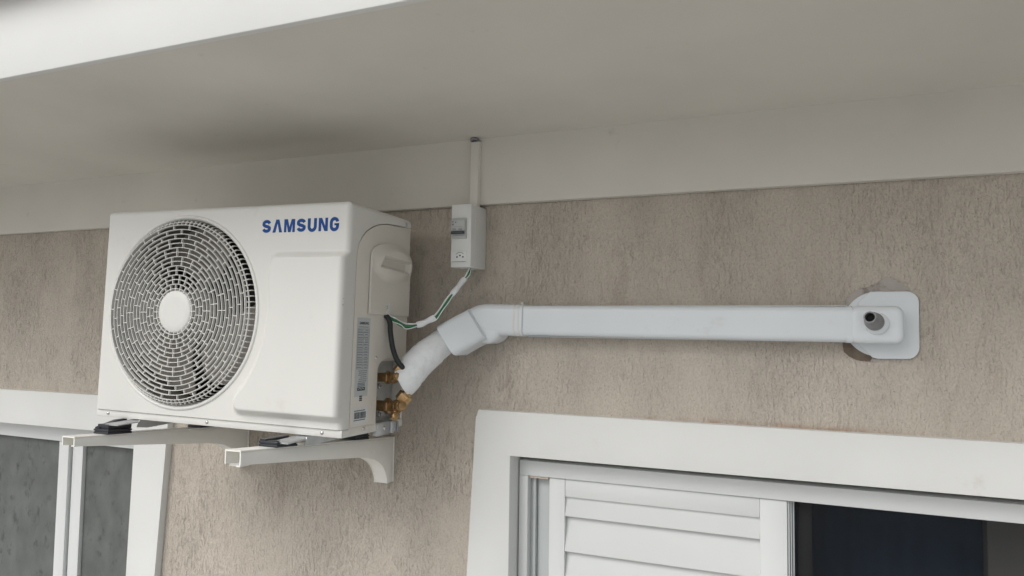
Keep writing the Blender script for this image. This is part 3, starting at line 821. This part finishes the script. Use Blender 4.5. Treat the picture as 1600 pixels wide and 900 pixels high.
# ================================================================== BREAKER BOX, CONDUIT
eb = tag(empty('breaker_box', (.796, 0, .357)), 'slim white electrical box with breaker and three-pin socket below the beam', 'electrical box')
E0 = Matrix.Translation((-.796, 0, -.357))
b = new(); box(b, .7705, .8215, -.0835, -.0004, .3575, .5035, .0022, 3)
ebb = obj('box_body', b, M['pvc_box'], eb, 35, E0)
b = new(); box(b, .7697, .8223, -.062, -.0605, .3569, .5041, .0004); 
obj('cover_joint', b, M['pvc_box'], ebb, 35, E0)
b = new(); box(b, .7745, .8105, -.0885, -.082, .4310, .4710, .001); box(b, .7745, .8095, -.0925, -.0884, .4400, .4660, .0015); box(b, .7745, .8105, -.0875, -.082, .4235, .4308, .0008)
bk = obj('breaker', b, M['breaker'], eb, 35, E0)
b = new(); box(b, .7755, .8085, -.0965, -.0900, .4330, .4395, .0015, 3); obj('breaker_lever', b, M['darkgrey'], bk, 35, E0)
b = new()
for x0, x1, z0, z1 in ((.777, .781, .4605, .4630), (.777, .7815, .4535, .4575), (.785, .788, .4585, .4620), (.777, .804, .4498, .4503), (.7785, .787, .4455, .4465), (.7785, .787, .4425, .4440), (.794, .803, .4455, .4465), (.794, .803, .4425, .4440)):
    box(b, x0, x1, -.0928, -.0924, z0, z1)
obj('breaker_print', b, M['ink_grey'], bk, 20, E0)
b = new(); prism(b, rrect(.7715, .8115, .3705, .3945, .0015, 3), -.0850, -.0825, 'y', bev=.0005, only_hi='lo')
oct_ = [(.7785, .3825), (.7825, .3745), (.7900, .3725), (.8000, .3725), (.8070, .3745), (.8105, .3825), (.8065, .3895), (.7990, .3925), (.7910, .3925), (.7830, .3895)]
prism(b, oct_, -.0858, -.0848, 'y', bev=.0004, only_hi='lo')
sk = obj('socket', b, M['socket'], eb, 35, E0)
b = new()
for px, pz in ((.7880, .3810), (.7955, .3845), (.8030, .3810)): cyl(b, (px, -.0861, pz), (px, -.0850, pz), .0019, seg=16)
box(b, .774, .8095, -.0853, -.0848, .3700, .3706); 
ribbon(b, [(.789+.0105*math.cos(R(a))+.006, .3830+.0085*math.sin(R(a))) for a in range(30, 151, 15)], .0009, -.0860, -.0856)
obj('socket_holes', b, M['void'], sk, 20, E0)

cdt = tag(empty('cable_conduit', (.803, -.03, .504)), 'narrow white conduit rising up the beam from the electrical box to the soffit', 'conduit')
C0 = Matrix.Translation((-.803, .03, -.504))
b = new(); prism(b, [(.7925, .5045), (.8135, .5045), (.8150, .661), (.7938, .661)], -.0365, -.0223, 'y', bev=.002, seg=3, only_hi='lo')
obj('conduit_channel', b, mat('conduit_pvc', (.71, .69, .64), .5, var=.03), cdt, 35, C0)
b = new(); lathe(b, [(.0105, 0), (.0105, .006), (.0085, .006), (.0085, 0)], (.8025, -.0335, .6625), (0, 0, 1), 28, close=True); pe = obj('pipe_end', b, M['greypipe'], cdt, 35, C0)
b = new(); cyl(b, (.8025, -.0335, .6665), (.8025, -.0335, .6680), .0084, seg=24); obj('pipe_hole', b, M['void'], pe, 35, C0)

# ================================================================== PIPE TRUNKING
tk = tag(empty('pipe_trunking', (1.2, 0, .2)), 'long white plastic pipe trunking across the wall from the elbow to the round-backed end fitting', 'pipe trunking')
T0 = Matrix.Translation((-1.2, 0, -.2))
def dsec(hh, dep, r, n=7):
    """section in (v, w): v in-plane across, w away from the wall"""
    pts = [(-hh, 0)]
    for k in range(n+1): a = R(90*k/n); pts.append((-hh+r-r*math.cos(a), dep-r+r*math.sin(a)))
    for k in range(n+1): a = R(90-90*k/n); pts.append((hh-r+r*math.cos(a), dep-r+r*math.sin(a)))
    pts.append((hh, 0)); return pts
def sweep(b, path, sec, y0s, scale=None, cap=True):
    """path: (x,z) list; section v lies across the path in the xz plane, w goes to -y from y0"""
    n = len(path); rows = []
    for i in range(n):
        a = Vector(path[max(i-1, 0)]); c_ = Vector(path[min(i+1, n-1)]); d = (c_-a).normalized(); nn = Vector((-d.y, d.x))
        p = Vector(path[i]); k = scale[i] if scale else 1
        rows.append([b.verts.new((p.x+nn.x*v*k, y0s[i]-w_*1.0, p.y+nn.y*v*k)) for v, w_ in sec])
    m = len(sec)
    for i in range(n-1):
        for j in range(m): b.faces.new((rows[i][j], rows[i][(j+1) % m], rows[i+1][(j+1) % m], rows[i+1][j]))
    if cap: b.faces.new(rows[0]); b.faces.new(rows[-1])
ZD = .2365
b = new(); sweep(b, [(.938, ZD+.001), (1.600, ZD-.0015)], dsec(.0335, .060, .0125), [-.0005, -.0005]); 
obj('straight_cover', b, M['pvc'], tk, 40, T0)
# back channel edge
b = new(); box(b, .94, 1.598, -.0200, -.0005, ZD-.0362, ZD-.0336, .0005); box(b, .94, 1.598, -.0200, -.0005, ZD+.0336, ZD+.0352, .0005); obj('back_channel', b, M['pvc'], tk, 40, T0)
# elbow, two telescoping shells
p_arm = [(.7775, .1895), (.795, .2020), (.814, .2150), (.834, .2290)]
b = new(); sweep(b, p_arm, dsec(.0400, .072, .014), [-.050, -.040, -.024, -.008]); el1 = obj('elbow_arm', b, M['pvc'], tk, 40, T0)
path = spline([(.815, .2235, 0), (.832, .2325, 0), (.850, .2375, 0), (.872, .2385, 0), (.905, .2380, 0), (.941, .2375, 0)], 5)
b = new(); sweep(b, [(v.x, v.y) for v in path], dsec(.0355, .0630, .0165), [-.0015]*len(path), [1.10 if i < 6 else 1.10-.10*min(1, (i-6)/8) for i in range(len(path))])
obj('elbow_socket', b, M['pvc'], tk, 40, T0)
# round knuckle of the elbow
b = new(); lathe(b, [(.0005, .0620), (.026, .0618), (.034, .0600), (.0385, .055), (.0397, .046), (.0397, .002)], (.850, -.002, .2225), (0, -1, 0), 56)
obj('elbow_knuckle', b, M['pvc'], tk, 45, T0)
b = new()
for x_ in (.9195, .9310):
    sweep(b, [(x_, ZD+.001), (x_+.0035, ZD+.001)], dsec(.0365, .0645, .0165), [-.0005, -.0005])
box(b, .918, .924, -.014, -.006, ZD+.036, ZD+.043, .0005)
obj('clip_band', b, mat('clear_clip', (.70, .71, .68), .25), tk, 40, T0)
# end fitting
b = new(); lathe(b, [(.0005, .0042), (.058, .0042), (.0620, .0035), (.0635, .0006)], (1.6555, -.0008, .2365), (0, -1, 0), 72); obj('wall_disc', b, M['pvc'], tk, 45, T0)
pl = [(1.640, .2985), (1.7015, .2985)]+[(1.7015+.0205*math.sin(R(a)), .278+.0205*math.cos(R(a))) for a in (15, 30, 45, 60, 75, 90)]
pl += [(1.7215, .1935)]+[(1.7005+.0205*math.cos(R(a)), .1915-.0205*math.sin(R(a))) for a in (15, 30, 45, 60, 75, 90)]+[(1.652, .1700), (1.642, .1725), (1.619, .197), (1.619, .279)]
b = new(); prism(b, pl, -.0090, -.0052, 'y', bev=.0016, seg=3, only_hi='lo'); obj('wall_plate', b, M['pvc'], tk, 40, T0)
b = new()
t = bmesh.new(); prism(t, rrect(1.5995, 1.692, .1995, .2695, .016, 6), -.0660, -.0088, 'y', bev=.013, seg=6, only_hi='lo'); merge(b, t)
obj('end_cap', b, M['pvc'], tk, 50, T0)
b = new(); sweep(b, [(1.5955, ZD-.002), (1.6060, ZD-.002)], dsec(.0348, .0622, .0135), [-.0012, -.0012]); obj('cap_socket', b, M['pvc'], tk, 40, T0)
ax = Vector((-.27, -1, .20)).normalized(); base_p = Vector((1.6435, -.0665, .2385))
b = new(); lathe(b, [(.0225, -.004), (.0200, .0005), (.0178, .0025), (.0130, .0030)], base_p, ax, 40); obj('spout_collar', b, M['pvc'], tk, 50, T0)
b = new(); lathe(b, [(.0162, .002), (.0162, .012), (.0150, .0135), (.0138, .028), (.0114, .035), (.0104, .047), (.0084, .047), (.0082, .012)], base_p, ax, 40)
sp = obj('drain_spout', b, M['greypipe'], tk, 40, T0)
b = new(); cyl(b, base_p+ax*.036, base_p+ax*.037, .0084, seg=24); obj('spout_hole', b, M['void'], sp, 40, T0)

# mortar patch round the wall hole
rr = random.Random(5)
patch = [(1.595, .262), (1.600, .288), (1.6200, .3030), (1.640, .3100), (1.655, .3160), (1.672, .3270), (1.685, .3220), (1.700, .3110), (1.7115, .2950), (1.712, .260), (1.700, .20), (1.660, .168), (1.640, .1640), (1.620, .166), (1.602, .174), (1.592, .196), (1.590, .23)]
pp = spline([(a, c_, 0) for a, c_ in patch+[patch[0]]], 4)[:-1]
b = new(); prism(b, [(v.x+rr.uniform(-.0012, .0012), v.y+rr.uniform(-.0012, .0012)) for v in pp], -.0022, .0005, 'y', bev=.0005, only_hi='lo')
po2 = None
hr_ = [(1.5935, .204), (1.5915, .192), (1.594, .181), (1.602, .1735), (1.614, .1665), (1.628, .1640), (1.640, .1665), (1.640, .19), (1.61, .21)]  # dark mortar lip, with the shade of the open hole put into its colour
hp = spline([(a, c_, 0) for a, c_ in hr_+[hr_[0]]], 4)[:-1]
b2 = new(); prism(b2, [(v.x+rr.uniform(-.001, .001), v.y+rr.uniform(-.001, .001)) for v in hp], -.0026, .0005, 'y', bev=.0008, only_hi='lo')
ho = obj('hole_shade_patch', b2, mat('hole_shade_mortar', (.17, .135, .105), .95, var=.3, vscale=40, bump=.8, bscale=150, bdist=.002, dirt=(.30, .20, .13), dirt_scale=22, dirt_lo=.52), house, 30); ho.location = (0, 0, -GZ)
po = obj('mortar_patch', b, M['mortar'], house, 30); po.location = (0, 0, -GZ)

# ================================================================== INSULATED PIPES, CABLES
ip = tag(empty('insulated_pipe', (.72, -.17, .10)), 'thick white taped pipe bundle running from the brass valves up into the trunking elbow', 'pipe')
I0 = Matrix.Translation((-.72, .17, -.10))
pth = spline([(.7050, -.176, .100), (.7125, -.172, .107), (.7260, -.154, .134), (.7460, -.128, .163), (.7610, -.094, .186), (.7800, -.083, .1985), (.800, -.066, .2115)], 9)
def wr(t):
    pts = [(0, .036), (.16, .036), (.33, .0355), (.5, .0350), (.66, .0320), (.76, .0275), (1, .024)]
    for (a, u0), (c_, u1) in zip(pts, pts[1:]):
        if a <= t <= c_: return u0+(u1-u0)*(t-a)/(c_-a)
    return .03
def wf(t, a):    # overlapping helical tape turns with soft creases
    ph = (t*9.5+a/(2*math.pi)) % 1
    return 1+.030*(ph-.5)+.008*math.sin(a*5+t*31)+.010*math.sin(a*9-t*57)+.010*math.sin(a*14+t*70)+.006*math.sin(a*22-t*40)
b = new(); tube(b, pth, wr, 40, .82, fn=wf); obj('tape_wrap', b, M['tape'], ip, 70, I0)
for k, (e, rad, tgt) in enumerate(((e1w, .0048, (.706, -.176, .100)), (e2w, .0062, (.712, -.180, .092)))):
    b = new(); m_ = (Vector(e)+Vector(tgt))/2+Vector((.006, -.002, 0)); tube(b, spline([e, m_, tgt], 6), rad+.002, 12); obj('copper_pipe', b, mat('pipe_sleeve', (.62, .60, .55), .5) if k == 0 else M['brass'], ip, 60, I0)

cb = new(); tube(cb, spline([(.6690, -.206, .2440), (.6800, -.204, .2405), (.6862, -.202, .228), (.6870, -.200, .206), (.6935, -.199, .172), (.7040, -.196, .145), (.7170, -.188, .1275), (.7300, -.172, .1150)], 8), .0058, 14)
tag(obj('power_cable', cb, M['black'], None, 60), 'black rubber cable hanging from the handle cover down to the taped pipes', 'cable')

wb = tag(empty('wire_bundle', (.74, -.15, .22)), 'loose green and white wires taped together, looping from the unit to the electrical box', 'wires')
W0 = Matrix.Translation((-.74, .15, -.22))
mid = [(.672, -.198, .2440), (.6890, -.192, .2375), (.6990, -.182, .2290), (.7100, -.167, .2225), (.7300, -.150, .2255), (.7450, -.140, .233), (.7590, -.129, .2430), (.7680, -.115, .262), (.7755, -.1, .283), (.7850, -.085, .305), (.7950, -.068, .327), (.8010, -.052, .3475), (.8020, -.046, .3600)]
def off(seed, amp, d0=(0, 0, 0)):
    r = random.Random(seed); out = []
    for i, p in enumerate(mid):
        tight = .35 if i in (4, 5, 9, 10) else 1.0
        out.append(Vector(p)+Vector((r.uniform(-1, 1), r.uniform(-1, 1)*.6, r.uniform(-1, 1)))*amp*tight+Vector(d0)*(tight))
    return out
b = new(); tube(b, spline(off(1, .0018, (0, 0, -.0045)), 6), .0026, 10); tube(b, spline(off(2, .0015, (.001, -.002, -.001)), 6), .0024, 10); obj('green_wire', b, M['green'], wb, 60, W0)
b = new(); tube(b, spline(off(3, .0018, (0, -.002, .0040)), 6), .0019, 10); obj('white_wire', b, M['tape'], wb, 60, W0)
b = new(); tube(b, spline(off(4, .0025, (.002, -.004, -.0065)), 6), .0012, 8); obj('white_wire', b, M['tape'], wb, 60, W0)
sp_ = spline(mid, 8)
def tw(i0, i1, r):
    b = new(); seg = sp_[i0:i1]; rr = random.Random(i0)
    tube(b, seg, lambda t: r*(1+.10*math.sin(t*9)), 16, .8, fn=lambda t, a: 1+.05*math.sin(a*3+t*7)); obj('tape', b, M['tape'], wb, 60, W0)
tw(30, 48, .0068); tw(68, 83, .0066)
